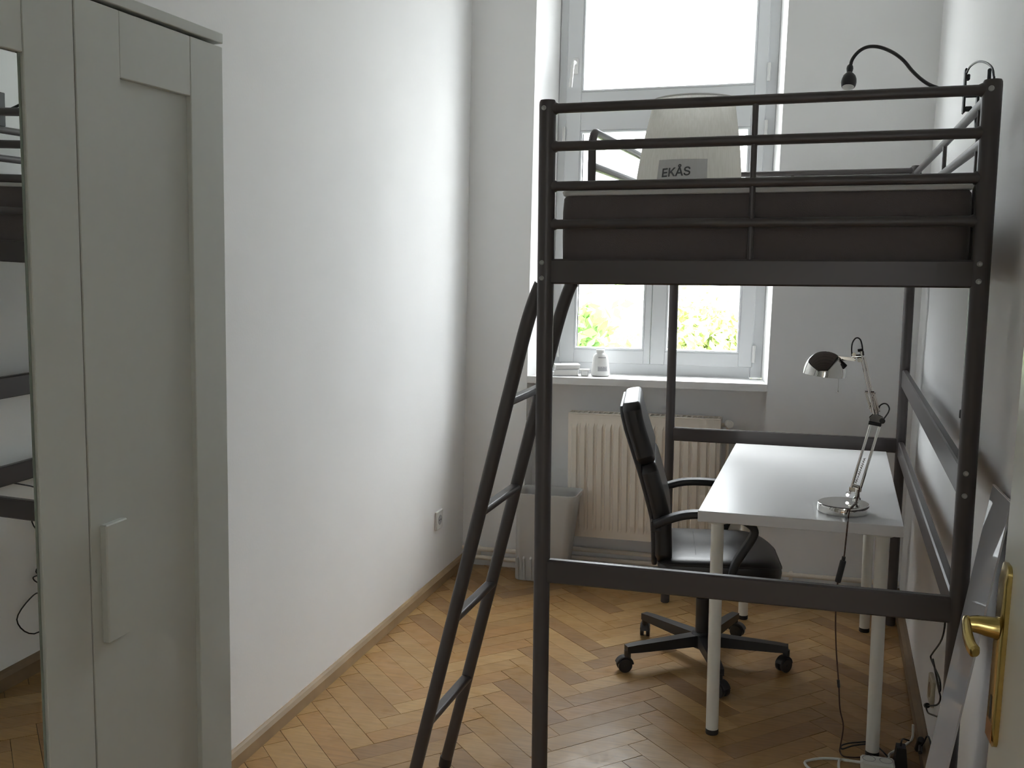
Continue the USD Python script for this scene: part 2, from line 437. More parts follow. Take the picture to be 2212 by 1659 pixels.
# ---------------------------------------------------------------- outside: yard and trees
struct('yard', block(-60, 60, YB + .5, 90, -4.3, -4.2), 'yard_paving')
def tree(x, y, top, r, leaf, label, n, size, seed):
    g = np.random.default_rng(seed)
    t = thing('tree', label, 'tree', (x, y, -4.2))
    trunk = curve([(x, y, -4.2), (x + .08, y, -3.0), (x - .05, y + .05, -1.6), (x, y, top - r * .8)], 5)
    part(t, 'trunk', sweep(trunk, circle(.16, 9), np.linspace(1.1, .3, len(trunk))), 'bark')
    bl = g.normal(size=(26, 3))
    bl = bl / np.linalg.norm(bl, axis=1, keepdims=True) * r * g.uniform(.35, .8, (26, 1)) * [1, .7, 1.15]
    cen = bl[g.integers(0, 26, n)] + g.normal(size=(n, 3)) * r * .19
    cen = cen + [x, y, top - r * 1.15]
    cen[:, 2] = np.minimum(cen[:, 2], top + .1 * g.normal(size=n))
    a = g.normal(size=(n, 3)); a /= np.linalg.norm(a, axis=1, keepdims=True)
    b = np.cross(a, g.normal(size=(n, 3))); b /= np.linalg.norm(b, axis=1, keepdims=True)
    s = size * g.uniform(.6, 1.25, (n, 1))
    v = np.stack([cen - a * s, cen - b * s * .45, cen + a * s, cen + b * s * .45], 1).reshape(-1, 3)
    k = np.arange(n)[:, None] * 4
    part(t, 'foliage', trimesh.Trimesh(v, np.vstack([k + [0, 1, 2], k + [0, 2, 3]]), process=False), leaf, smooth=False, kind='stuff')
tree(-2.55, 9.8, 1.35, 1.0, 'leaf_green', 'bushy mid-green tree outside, behind the left lower window pane', 4500, .085, 1)
tree(-1.05, 13.0, 1.5, 1.3, 'leaf_lime', 'bright lime-green tree outside, behind the right lower window pane', 6500, .08, 2)
tree(-2.3, 18.0, 1.5, 2.3, 'leaf_lime', 'broad pale green tree outside, farthest back between the two nearer trees', 9000, .11, 3)

# ---------------------------------------------------------------- wardrobe
wd = thing('wardrobe', 'tall white three-door wardrobe with a mirror on its middle door', 'wardrobe', (-1.32, 1.09, 0))
WX, WYA, WYB = -1.0713, .508, 1.678
body = cat(box(-1.562, WX - .020, WYA, WYA + .018, 0, 1.884, .001), box(-1.562, WX - .020, WYB - .018, WYB, 0, 1.884, .001), box(-1.562, -1.550, WYA, WYB, .06, 1.884, .001), box(-1.562, WX - .022, WYA, WYB, .06, .08, .001), box(-1.12, WX - .04, WYA, WYB, 0, .06, .001))
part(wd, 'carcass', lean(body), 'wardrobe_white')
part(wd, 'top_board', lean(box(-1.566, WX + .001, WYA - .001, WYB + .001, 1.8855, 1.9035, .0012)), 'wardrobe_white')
def wdoor(y0, y1, mirror, hy):
    z0, z1, s = .065, 1.8795, .1005
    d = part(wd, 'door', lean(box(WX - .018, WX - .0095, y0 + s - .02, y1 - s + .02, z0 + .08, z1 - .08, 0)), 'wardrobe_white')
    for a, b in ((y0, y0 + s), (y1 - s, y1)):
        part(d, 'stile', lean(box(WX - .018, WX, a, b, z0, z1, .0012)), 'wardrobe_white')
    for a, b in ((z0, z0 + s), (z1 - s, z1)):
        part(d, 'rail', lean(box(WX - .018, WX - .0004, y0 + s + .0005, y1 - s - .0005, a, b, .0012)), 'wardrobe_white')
    if mirror:
        part(d, 'mirror', lean(box(WX - .010, WX - .006, y0 + s + .002, y1 - s - .002, z0 + s + .002, z1 - s - .002, 0)), 'mirror', 'mirror glass', smooth=False)
        e = WX - .0055
        part(d, 'mirror_bevel', lean(cat(box(WX - .010, e, y1 - s - .005, y1 - s - .0005, z0 + s, z1 - s, 0), box(WX - .010, e, y0 + s + .0005, y0 + s + .005, z0 + s, z1 - s, 0))), 'mirror_edge', smooth=False)
    part(d, 'handle', lean(cat(box(WX - .001, WX + .0125, hy - .026, hy + .026, .896, 1.088, .002))), 'wardrobe_white', 'white upright block handle')
wdoor(1.2875, 1.678, False, 1.335)
wdoor(.898, 1.2845, True, .945)
wdoor(.508, .895, False, .848)

# ---------------------------------------------------------------- loft bed
BX, BY, BR, BT, BW, BL = -.598, 2.3215, -.0246, .0073, .932, 2.0214
cb, sb = math.cos(BR), math.sin(BR)
def bed(mesh):
    m = tm(mesh)
    u, w, z = m.vertices.T
    return trimesh.Trimesh(np.stack([BX + u * cb - w * sb + BT * z, BY + u * sb + w * cb, z], 1), m.faces, process=False)
def bp(u, w, z):
    return np.array([BX + u * cb - w * sb + BT * z, BY + u * sb + w * cb, z])
lb = thing('loft_bed', 'dark grey tubular steel loft bed frame standing over the white desk', 'bed', (-.14, 3.33, 0))
PR, RR = .0195, .0112
for n_, (u, w) in enumerate(((0, 0), (BW, 0), (0, BL), (BW, BL))):
    prof = [(PR * .9, 0), (PR, .004), (PR, 1.850), (PR * .97, 1.857), (PR * .86, 1.8615), (PR * .3, 1.863)]
    p = part(lb, 'post', bed(lathe(prof, (u, w, 0), 20)), 'bed_metal')
    s = -1 if w == 0 else 1
    for z in (1.842, 1.492, 1.456) if u == 0 else (1.842, 1.492, 1.456, 1.054, 1.006, .640):
        part(p, 'bolt', bed(lathe([(.0058, -.001), (.0058, .0016), (.0045, .0028), (.0025, .0012)], (u - .004, w + s * (PR - .0012), z), 12, (0, s, 0))), 'bolt_steel')
for w in (0, BL):
    for z in (1.842, 1.757, 1.667, 1.580):
        path = [(.012, w, z), (.020, w, z), (.026, w, z), (BW - .026, w, z), (BW - .020, w, z), (BW - .012, w, z)]
        part(lb, 'guard_rail', bed(sweep(path, circle(RR, 14), [1.25, 1.25, 1, 1, 1.25, 1.25])), 'bed_metal')
    part(lb, 'guard_spacer', bed(rod((BW / 2, w - .001, 1.50), (BW / 2, w - .001, 1.845), .0066, 10)), 'bed_metal')
    part(lb, 'end_beam', bed(box(.010, BW - .010, w - .011, w + .011, 1.4425, 1.5005, .004)), 'bed_metal')
    part(lb, 'lower_beam', bed(box(.010, BW - .010, w - .011, w + .011, .7225, .7803, .004)), 'bed_metal')
for u in (0, BW):
    part(lb, 'side_beam', bed(box(u - .011, u + .011, .010, BL - .010, 1.4425, 1.5005, .004)), 'bed_metal')
part(lb, 'side_beam', bed(box(BW - .011, BW + .011, .010, BL - .010, .990, 1.060, .004)), 'bed_metal')
part(lb, 'side_beam', bed(box(BW - .011, BW + .011, .010, BL - .010, .705, .770, .004)), 'bed_metal')
for z in (1.833, 1.746):                              # right-hand guard
    part(lb, 'guard_rail', bed(rod((BW, .012, z), (BW, BL - .012, z), RR, 14)), 'bed_metal')
for w in (.17, .92):
    part(lb, 'guard_spacer', bed(rod((BW, w, 1.495), (BW, w, 1.83), .0060, 10)), 'bed_metal')
corner = [(0, .455, 1.50), (0, .455, 1.80)] + [(0, .455 + .045 * (1 - math.cos(t)), 1.80 + .045 * math.sin(t)) for t in np.linspace(.2, math.pi / 2, 6)] + [(0, .60, 1.845), (0, BL - .012, 1.845)]
part(lb, 'guard_rail', bed(tube(corner, RR, 14)), 'bed_metal', 'bent guard rail beside the ladder opening')
part(lb, 'guard_rail', bed(rod((0, .455, 1.752), (0, BL - .012, 1.752), RR, 14)), 'bed_metal')
part(lb, 'guard_spacer', bed(rod((0, 1.25, 1.495), (0, 1.25, 1.845), .0060, 10)), 'bed_metal')
for k in range(14):
    w = .10 + k * .14
    part(lb, 'slat', bed(box(.010, BW - .010, w - .02, w + .02, 1.478, 1.488, .002)), 'bed_metal')

# mattress
mt = thing('mattress', 'thin dark charcoal mattress with a white top lying in the loft bed', 'mattress', (-.14, 3.33, 1.49))
def slab(u0, u1, w0, w1, zs, ins, r):
    return bed(loft([np.c_[rrect(u1 - u0 - 2 * i, w1 - w0 - 2 * i, r) + [(u0 + u1) / 2, (w0 + w1) / 2], np.full(20, z)] for z, i in zip(zs, ins)]))
part(mt, 'dark_cover', slab(.027, .914, .024, BL - .024, (1.489, 1.494, 1.55, 1.61, 1.640, 1.646), (.006, .001, 0, 0, .002, .006), .028), 'mattress_dark')
part(mt, 'white_top', slab(.024, .917, .021, BL - .021, (1.6462, 1.648, 1.655, 1.660, 1.663), (.006, .003, .001, .005, .016), .030), 'mattress_white', 'white quilted top')

# ladder
ld = thing('ladder', 'dark grey four-rung metal ladder leaning on the side of the loft bed', 'ladder', tuple(bp(-.40, .21, 0)))
def stile(w):
    lo = [(-.392, w, .012), (-.075, w, 1.29)]
    a, b, c = np.array(lo[0]), np.array(lo[1]), np.array([-.026, w, 1.441])
    m = b + (b - a) * (.100 / (b[2] - a[2]))
    arc = [(1 - t) ** 2 * b + 2 * t * (1 - t) * m + t * t * c for t in np.linspace(0, 1, 9)]
    return np.array([a, a + (b - a) * .5] + arc)
for w in (.055, .365):
    s = part(ld, 'stile', bed(tube(stile(w), .0172, 16)), 'bed_metal')
    part(s, 'foot', bed(rod((-.395, w, 0.0), (-.389, w, .03), .0185, 14, .003)), 'black_plastic')
    part(s, 'hook', bed(box(-.026, -.011, w - .012, w + .012, 1.425, 1.498, .003)), 'bed_metal')
for z in (1.150, .866, .578, .288):
    u = -.075 - (1.29 - z) * (.317 / 1.278)
    sec = rrect(.031, .018, .007)
    part(ld, 'rung', bed(sweep([(u, .06, z), (u, .36, z)], sec)), 'bed_metal')

# ---------------------------------------------------------------- lamp shade standing on the mattress
ls = thing('lamp_shade', 'white tapered paper lamp shade with a grey printed sticker, standing on the mattress', 'lamp shade', (-.340, 3.0, 1.664))
ZB, ZTOP = 1.6645, 1.949
def sh(z):
    t = (z - ZB) / (ZTOP - ZB)
    return .154 + (.1125 - .154) * t + .006 * math.sin(math.pi * t), -.340 + .0145 * t
def shade_pt(ang, z, off=0.0):                        # ang from the side that faces the door, to the right
    r, cx = sh(z)
    return (cx + (r + off) * math.sin(ang), 3.0 - (r + off) * math.cos(ang), z)
zz = np.linspace(ZB, ZTOP, 12)
outer = [[shade_pt(a, z) for a in np.linspace(0, 2 * np.pi, 72, endpoint=False)] for z in zz]
inner = [[shade_pt(a, z, -.0012) for a in np.linspace(0, 2 * np.pi, 72, endpoint=False)] for z in zz[::-1]]
part(ls, 'paper_cone', loft(outer + inner + outer[:1], caps=False), 'shade_paper', smooth=60)
for z in (ZB + .001, ZTOP):
    ring = np.array([shade_pt(a, z) for a in np.linspace(0, 2 * np.pi, 73)])
    part(ls, 'rim_wire', tube(ring, .0028, 8), 'mattress_white')
def sheet(a0, a1, z0, z1, off, n=24):
    v = np.array([shade_pt(a, z, off) for z in (z0, z1) for a in np.linspace(a0, a1, n)])
    k = np.arange(n - 1)
    return trimesh.Trimesh(v, np.vstack([np.stack([k, k + 1, k + n + 1], 1), np.stack([k, k + n + 1, k + n], 1)]), process=False)
st = part(ls, 'sticker', sheet(-.50, .45, 1.690, 1.772, .0009), 'sticker_film', 'grey rectangular sticker', smooth=True)
tx = meshkit.text_mesh('EKÅS', .0225, .0006, bold=True)
w_ = tx.bounds[1][0]
vs = tx.vertices.copy()
def bend(v):
    x, y, z = v
    zz_ = 1.7245 + y + .004 * (x / w_)
    return shade_pt(-.410 + (x / w_) * .55, zz_, .0016 + z)
part(st, 'lettering', trimesh.Trimesh(np.array([bend(v) for v in vs]), tx.faces, process=False), 'print_grey', 'dark printed capitals', smooth=False)

# ---------------------------------------------------------------- clip-on reading lamp
rl = thing('reading_lamp', 'black gooseneck clip-on reading lamp on the bed guard rail', 'lamp', tuple(bp(.93, .36, 1.85)))
nk = [(.6585, 1.955), (.661, 1.977), (.673, 1.995), (.690, 2.006), (.710, 2.008), (.733, 2.002), (.759, 1.988), (.780, 1.970), (.798, 1.948), (.817, 1.929), (.837, 1.914), (.860, 1.9035), (.888, 1.893), (.918, 1.884)]
part(rl, 'gooseneck', bed(tube(curve([(a, .36, b) for a, b in nk], 5), .0042, 10)), 'black_plastic')
ax = np.array([-.04, -.34, -1.0]); ax /= np.linalg.norm(ax)
hd = part(rl, 'head', bed(lathe([(.0045, -.012), (.0072, -.008), (.0082, -.002), (.0072, .004), (.0060, .008), (.0100, .012), (.0150, .018), (.0178, .026), (.0184, .034), (.0172, .042), (.0150, .046)], (.6575, .36, 1.957), 24, ax)), 'black_plastic')
part(hd, 'lens', bed(lathe([(.0142, .0455), (.0130, .0482), (.009, .0500), (.002, .0508)], (.6575, .36, 1.957), 24, ax)), 'lens_glass', 'pale round lens')
cl = part(rl, 'clamp', bed(cat(box(.9145, .9195, .345, .375, 1.842, 1.945, .002), box(.9195, .935, .350, .370, 1.8475, 1.858, .002), box(.9195, .927, .352, .368, 1.918, 1.932, .002), rod((.92, .36, 1.885), (.945, .36, 1.885), .0065, 12))), 'black_plastic')
part(cl, 'clamp_jaw', bed(box(.944, .949, .345, .375, 1.80, 1.90, .002)), 'black_plastic')
part(rl, 'cable_clip', bed(box(.924, .931, .020, .030, 1.845, 1.888, .002)), 'black_plastic')
cable = [bp(.918, .36, 1.932), bp(.920, .30, 1.940), bp(.927, .20, 1.933), bp(.936, .09, 1.905), bp(.9385, .045, 1.875), bp(.9375, .030, 1.82), bp(.937, .028, 1.40), bp(.937, .028, 1.10), bp(.937, .030, .90), bp(.940, .10, .80)]
cable += [np.array(p) for p in ((.386, 2.80, .665), (.386, 2.90, .60), (.386, 2.86, .575), (.384, 2.80, .56), (.384, 2.84, .49), (.386, 3.03, .375), (.385, 3.05, .355), (.385, 2.98, .36), (.384, 2.84, .375), (.384, 2.83, .35),
    (.385, 3.0, .37), (.384, 2.85, .345), (.383, 2.80, .34), (.383, 2.86, .295), (.384, 3.06, .205), (.384, 3.08, .19), (.383, 3.02, .20), (.383, 2.86, .262), (.382, 2.80, .28), (.382, 2.72, .22), (.383, 2.80, .14), (.380, 2.96, .155), (.380, 3.06, .09), (.376, 3.10, .055))]
part(rl, 'cable', tube(curve(cable, 5), .0024, 7), 'black_plastic', 'thin black cable hanging down the wall')
part(rl, 'cable_clip', bed(rod((.916, .006, 1.168), (.916, .006, 1.186), .006, 10, .003)), 'black_plastic')
part(rl, 'inline_switch', rod((.383, 3.045, .212), (.384, 3.085, .194), .0075, 10, .003), 'black_plastic')
part(rl, 'plug', cat(rod((.376, 3.09, .085), (.374, 3.14, .030), .010, 12, .003), rod((.372, 3.06, .058), (.377, 3.10, .062), .006, 10)), 'black_plastic')

# ---------------------------------------------------------------- desk
DX, DY, DROT, DWD, DLN, DZ = -.2947, 3.0813, -.0295, .592, 1.20, .7345
dc, ds = math.cos(DROT), math.sin(DROT)
def dk(mesh):
    m = tm(mesh)
    u, w, z = m.vertices.T
    return trimesh.Trimesh(np.stack([DX + u * dc - w * ds, DY + u * ds + w * dc, z], 1), m.faces, process=False)
dsk = thing('desk', 'white rectangular desk on four round white legs under the loft bed', 'desk', (.02, 3.68, 0))
part(dsk, 'tabletop', dk(box(0, DWD, 0, DLN, DZ - .034, DZ, .0018)), 'desk_white')
for u in (.055, DWD - .055):
    for w in (.055, DLN - .055):
        lg = part(dsk, 'leg', dk(rod((u, w, .016), (u, w, DZ - .042), .0198, 24)), 'leg_white')
        part(lg, 'foot', dk(lathe([(.019, 0), (.0205, .002), (.0205, .015), (.0195, .018)], (u, w, 0), 24)), 'black_plastic', 'black plastic foot')
        part(lg, 'mounting_plate', dk(lathe([(.034, DZ - .044), (.036, DZ - .041), (.036, DZ - .034)], (u, w, 0), 24)), 'leg_white')

# ---------------------------------------------------------------- chrome desk lamp
dl = thing('desk_lamp', 'chrome jointed-arm work lamp with a round base on the white desk', 'lamp', (.133, 3.20, DZ))
LY = 3.27
part(dl, 'base', lathe([(.070, 0), (.0755, .002), (.077, .006), (.077, .020), (.0755, .0255), (.072, .028), (.040, .0285), (.004, .0288)], (.133, 3.20, DZ), 48), 'chrome')
part(dl, 'stem', cat(lathe([(.012, .028), (.012, .034), (.0075, .038), (.0065, .055), (.0065, .062)], (.174, 3.245, DZ), 20), hull([(x, y, z) for x in (.150, .186) for y in (3.252, 3.262) for z in (.786, .799)])), 'chrome')
def lp(x, z, dy=0.0):
    return (x, LY - .012 + dy, z)
part(dl, 'lower_rod', rod(lp(.152, .778), lp(.206, 1.005), .0042), 'chrome')
part(dl, 'lower_rod', rod(lp(.182, .790), lp(.233, 1.005), .0042), 'chrome')
part(dl, 'spring', tube([lp(.168 + .0235 * t + .0030 * math.cos(t * 75), .812 + .080 * t, .0030 * math.sin(t * 75)) for t in np.linspace(0, 1, 170)], .0012, 5), 'chrome')
part(dl, 'spring', tube([lp(.199 + .013 * t + .0030 * math.cos(t * 75), 1.045 + .052 * t, .0030 * math.sin(t * 75)) for t in np.linspace(0, 1, 150)], .0012, 5), 'chrome')
part(dl, 'lower_joint', cat(rod(lp(.146, .776, -.012), lp(.146, .776, .014), .0055), rod(lp(.180, .796, -.014), lp(.180, .796, .014), .007), rod(lp(.160, .806), lp(.185, .800), .0045)), 'chrome')
part(dl, 'elbow_plate', cat(hull([lp(x, z, d) for d in (-.010, -.0075) for x, z in ((.203, 1.000), (.236, .996), (.240, 1.022), (.214, 1.034), (.200, 1.020))]), hull([lp(x, z, d) for d in (.0075, .010) for x, z in ((.203, 1.000), (.236, .996), (.240, 1.022), (.214, 1.034), (.200, 1.020))])), 'chrome')
part(dl, 'elbow_knob', cat(rod(lp(.198, 1.005, -.010), lp(.234, .999, -.010), .0058), rod(lp(.237, 1.012, -.014), lp(.237, 1.012, .014), .0085)), 'black_plastic', 'black elbow knob')
part(dl, 'upper_rod', rod(lp(.1690, 1.205, -.004), lp(.2140, 1.030, -.004), .0042), 'chrome')
part(dl, 'upper_rod', rod(lp(.1775, 1.205, .004), lp(.2230, 1.030, .004), .0042), 'chrome')
part(dl, 'spring_bracket', cat(rod(lp(.186, 1.097), lp(.207, 1.036), .0034), rod(lp(.208, 1.097), lp(.228, 1.038), .0034), rod(lp(.184, 1.097), lp(.210, 1.097), .0040)), 'chrome')
part(dl, 'head_joint', cat(rod(lp(.140, 1.204), lp(.168, 1.207), .0058), rod(lp(.164, 1.196, -.013), lp(.164, 1.196, .013), .0070), rod(lp(.147, 1.212, -.012), lp(.147, 1.212, .012), .0062), rod(lp(.168, 1.222), lp(.171, 1.196), .0050)), 'chrome')
part(dl, 'cable_clip', cat(rod(lp(.158, 1.2235), lp(.172, 1.226), .0045), rod(lp(.171, 1.222), lp(.173, 1.210), .0045)), 'black_plastic')
# shade: a dome, its opening tipped a little down to the right
SC, n_ax = np.array([.063, LY - .012, 1.149]), np.array([.10, 0.0, 1.0])
n_ax /= np.linalg.norm(n_ax)
dome_o = [(.0635 * math.cos(t) ** .85, -.004 + .074 * math.sin(t)) for t in np.linspace(0, 1.50, 14)]
dome_i = [(.0620 * math.cos(t) ** .85, -.004 + .0725 * math.sin(t)) for t in np.linspace(1.50, 0, 14)]
part(dl, 'shade', lathe(dome_o + dome_i + dome_o[:1], SC, 48, n_ax, caps=False), 'chrome')
part(dl, 'bulb', lathe([(.004, -.004), (.014, .0), (.019, .012), (.018, .024), (.012, .036), (.010, .05)], SC, 20, n_ax), 'lens_glass')
part(dl, 'shade_socket', cat(rod(lp(.098, 1.198), lp(.152, 1.197), .0065), hull([lp(x, z, d) for d in (-.014, .010) for x, z in ((.100, 1.206), (.148, 1.203), (.150, 1.193), (.118, 1.196))])), 'chrome')
part(dl, 'switch_housing', cat(rod(lp(.100, 1.192, -.018), lp(.122, 1.172, -.018), .0105, 14, .003), rod(lp(.098, 1.186, -.012), lp(.110, 1.176, -.030), .008)), 'black_plastic', 'black switch housing')
ch = part(dl, 'pull_chain', rod(lp(.105, 1.170, -.026), lp(.1045, 1.100, -.026), .0010, 6), 'chrome', 'thin pull chain')
part(ch, 'chain_ball', tm(trimesh.creation.icosphere(2, .0030).apply_translation(lp(.1045, 1.0985, -.026))), 'chrome')
loop1 = [lp(.142, 1.206), lp(.140, 1.228), lp(.1415, 1.246), lp(.148, 1.259), lp(.156, 1.2625), lp(.164, 1.257), lp(.169, 1.243), lp(.172, 1.225), lp(.174, 1.208)]
loop2 = [lp(.226, 1.046), lp(.229, 1.057), lp(.240, 1.064), lp(.250, 1.061), lp(.256, 1.050), lp(.254, 1.038), lp(.247, 1.025), lp(.240, 1.014)]
part(dl, 'cable', tube(curve(loop1, 6), .0021, 8), 'black_plastic')
part(dl, 'cable', tube(curve(loop2, 6), .0021, 8), 'black_plastic')
drop = [(.180, 3.24, .800), (.177, 3.225, .787), (.170, 3.20, .7665), (.160, 3.16, .7655), (.150, 3.122, .7645), (.1455, 3.110, .750), (.144, 3.10, .7375), (.1425, 3.075, .7373), (.1415, 3.062, .7345), (.1405, 3.056, .722), (.138, 3.054, .68), (.1345, 3.054, .628), (.128, 3.054, .60), (.120, 3.054, .548), (.1185, 3.054, .452), (.124, 3.055, .353), (.136, 3.055, .239), (.142, 3.055, .167), (.154, 3.056, .112), (.149, 3.075, .04),
        (.150, 3.114, .0045), (.160, 3.083, .0045), (.197, 3.087, .0045), (.222, 3.100, .0045)]
part(dl, 'cable', tube(curve(drop, 6), .0022, 8), 'cord_brown', 'dark cord hanging over the desk edge')
part(dl, 'inline_switch', cat(rod((.1335, 3.054, .622), (.1205, 3.054, .556), .0088, 12, .004), rod((.1345, 3.054, .634), (.1330, 3.054, .620), .0055, 10)), 'black_plastic', 'black in-line cord switch')
part(dl, 'cable_joint', rod((.1335, 3.055, .256), (.1365, 3.055, .232), .0042, 8, .002), 'black_plastic')
coil = [(.226, 3.112, .006), (.248, 3.165, .0085), (.232, 3.196, .006), (.205, 3.186, .006), (.178, 3.172, .006), (.156, 3.150, .006), (.158, 3.128, .006), (.190, 3.150, .0105), (.236, 3.172, .012), (.262, 3.168, .008), (.281, 3.130, .008), (.288, 3.100, .012)]
part(dl, 'cable', tube(curve(coil, 6), .0024, 7), 'black_plastic', 'coiled black cord on the floor')

# ---------------------------------------------------------------- extension cord with sockets
ex = thing('extension_cord', 'white multi-socket extension cord lying on the parquet by the desk leg', 'extension cord', (.24, 3.05, 0))
bar = box(.205, .300, 3.000, 3.052, .001, .036, .006)
e0 = part(ex, 'socket_bar', bar, 'cord_white')
for x in (.228, .276):
    part(e0, 'socket', lathe([(.018, .0350), (.0195, .0366), (.017, .0366), (.016, .0335)], (x, 3.026, 0), 20), 'label_grey')
part(ex, 'cord', tube(curve([(.207, 3.030, .018), (.150, 3.058, .006), (.100, 3.050, .006), (.060, 3.026, .006), (.047, 3.006, .006), (.060, 2.975, .006), (.10, 2.94, .006), (.14, 2.92, .006)], 6), .0040, 9), 'cord_white')
part(ex, 'cord', tube(curve([(.207, 3.020, .024), (.165, 3.052, .008), (.148, 3.040, .0135), (.143, 3.005, .010), (.147, 2.96, .006)], 6), .0040, 9), 'cord_white')
part(ex, 'cord', tube(curve([(.285, 3.050, .022), (.288, 3.075, .012), (.294, 3.125, .010), (.322, 3.165, .010), (.352, 3.20, .018), (.366, 3.215, .03), (.3665, 3.22, .07)], 6), .0040, 9), 'cord_white')
ad = thing('power_adaptor', 'black plug-in power adaptor standing in the white extension cord', 'power adaptor', (.305, 3.09, 0))
part(ad, 'housing', hull([(x, y, z) for z, k in ((.0, 0), (.060, .006)) for x in (.302 + k, .340 - k) for y in (3.060 + k, 3.108 - k)]), 'black_plastic')
part(ad, 'cord_tail', tube(curve([(.320, 3.084, .058), (.322, 3.088, .072), (.330, 3.12, .066), (.350, 3.16, .045)], 6), .0026, 8), 'black_plastic')

# ---------------------------------------------------------------- glossy panel leaning on the right wall behind the door
pn = thing('glossy_sheet', 'narrow pale glossy sheet leaning against the right wall behind the open door', 'sheet', (.23, 2.18, 0))
a, b = np.array([.3865, 2.262, 1.037]), np.array([.291, 2.262, .430])
dn = (b - a) / (a[2] - b[2])
P0 = a; P3 = a + dn * (a[2] - .004)
e = np.array([.006, -.163, 0.0])
nrm = np.cross(e, dn); nrm /= np.linalg.norm(nrm); nrm = nrm if nrm[0] > 0 else -nrm
part(pn, 'sheet', hull([p + o for p in (P0, P3, P0 + e, P3 + e) for o in (np.zeros(3), nrm * .004)]), 'gloss_white', smooth=False)
part(pn, 'edge_band', hull([p + o for p in (P0 - nrm * .0005, P0 + e - nrm * .0005) for o in (np.zeros(3), nrm * .005, np.array([0, 0, .0020]), nrm * .005 + np.array([0, 0, .0020]))]), 'plastic_white', smooth=False)

# ---------------------------------------------------------------- office chair
CX, CY = -.328, 3.72
def ch(mesh):                                         # the seat has swivelled a little away from the door
    m = tm(mesh)
    v = m.vertices - [CX, CY, 0]
    c, s_ = math.cos(.14), math.sin(.14)
    return trimesh.Trimesh(np.stack([CX - .022 + c * v[:, 0] - s_ * v[:, 1], CY + s_ * v[:, 0] + c * v[:, 1], v[:, 2]], 1), m.faces, process=False)
oc = thing('office_chair', 'black leather swivel office chair on a five-star caster base', 'chair', (CX, CY, 0))
prof = curve([(-.462, .425), (-.465, .52), (-.470, .594), (-.481, .64), (-.512, .75), (-.548, .86), (-.573, .94), (-.585, 1.005)], 6)
def pad(z0, z1, th, wd, shift, round_=.022):
    P = np.array([p for p in prof if z0 <= p[1] <= z1])
    t = np.gradient(P, axis=0); t /= np.linalg.norm(t, axis=1, keepdims=True)
    nx = np.stack([t[:, 1], -t[:, 0]], 1)             # towards the sitter
    rings = []
    L = np.r_[0, np.cumsum(np.linalg.norm(np.diff(P, axis=0), axis=1))]
    S = np.unique(np.r_[[0, .003, .008, .016, .026], np.linspace(.03, L[-1] - .03, 12), L[-1] - np.array([.026, .016, .008, .003, 0])])
    for s in S:
        c = np.array([np.interp(s, L, P[:, k]) for k in (0, 1)])
        n = np.array([np.interp(s, L, nx[:, k]) for k in (0, 1)])
        d = min(s, L[-1] - s)
        k = math.sqrt(max(0, 1 - (1 - min(1, d / .026)) ** 2)) * .30 + .70
        ww = wd - .05 * (1 - min(1, d / .026)) * .8
        sec = rrect(th * k, ww, min(.024, th * k * .46), 5)
        rings.append([(c[0] + n[0] * (q[0] + shift), CY - .01 + q[1], c[1] + n[1] * (q[0] + shift)) for q in sec])
    return loft(rings)
part(oc, 'back_cushion', ch(pad(.782, 1.01, .066, .46, .004)), 'black_leather')
part(oc, 'back_cushion', ch(pad(.440, .802, .062, .46, .004)), 'black_leather')
part(oc, 'back_shell', ch(pad(.425, .995, .020, .43, -.028)), 'black_plastic')
def plan(a0, a1, b0, b1, rf, rb_, n=8):
    P = []
    for cx, cy, r, s in ((a1 - rf, b1 - rf, rf, 0), (a0 + rb_, b1 - rb_, rb_, 90), (a0 + rb_, b0 + rb_, rb_, 180), (a1 - rf, b0 + rf, rf, 270)):
        for k in range(n + 1):
            t = math.radians(s + 90 * k / n)
            P.append((cx + r * math.cos(t), cy + r * math.sin(t)))
    return np.array(P)
def seat_rings(zs, ins, droop):
    out = []
    for z, i in zip(zs, ins):
        p = plan(-.478 + i, -.040 - i, 3.462 + i, 3.930 - i, .13 - i * .5, .05)
        dz = -droop * np.clip((p[:, 0] + .16) / .12, 0, 1) ** 2
        out.append(np.c_[p, z + dz])
    return out
st_ = part(oc, 'seat', ch(loft(seat_rings((.382, .386, .400, .425, .440, .450, .457, .461, .463), (.03, .016, .004, 0, .003, .010, .024, .05, .11), .028))), 'black_leather')
def seam(x, dz=0):
    return ch(tube([(x, y, dz + (.4628 if 3.54 < y < 3.86 else .4575 if 3.49 < y < 3.90 else .449)) for y in np.linspace(3.472, 3.920, 20)], .0014, 6))
part(st_, 'seam', seam(-.345), 'black_plastic')
part(st_, 'seam', seam(-.20, -.0028), 'black_plastic')
pl_ = plan(-.476, -.042, 3.464, 3.928, .13, .05)
part(st_, 'piping', ch(tube(np.vstack([np.c_[pl_, .441 - .028 * np.clip((pl_[:, 0] + .16) / .12, 0, 1) ** 2], [[-.042, 3.80, .413]]]), .0028, 7)), 'black_leather')
def arm(y):
    P = curve([(-.492, y, .590), (-.450, y, .610), (-.395, y, .628), (-.335, y, .634), (-.265, y, .632), (-.205, y, .622), (-.168, y, .603), (-.155, y, .580), (-.166, y, .550), (-.190, y, .510), (-.212, y, .470), (-.224, y, .430), (-.226, y, .395)], 5)
    return sweep(P, rrect(.050, .026, .010))
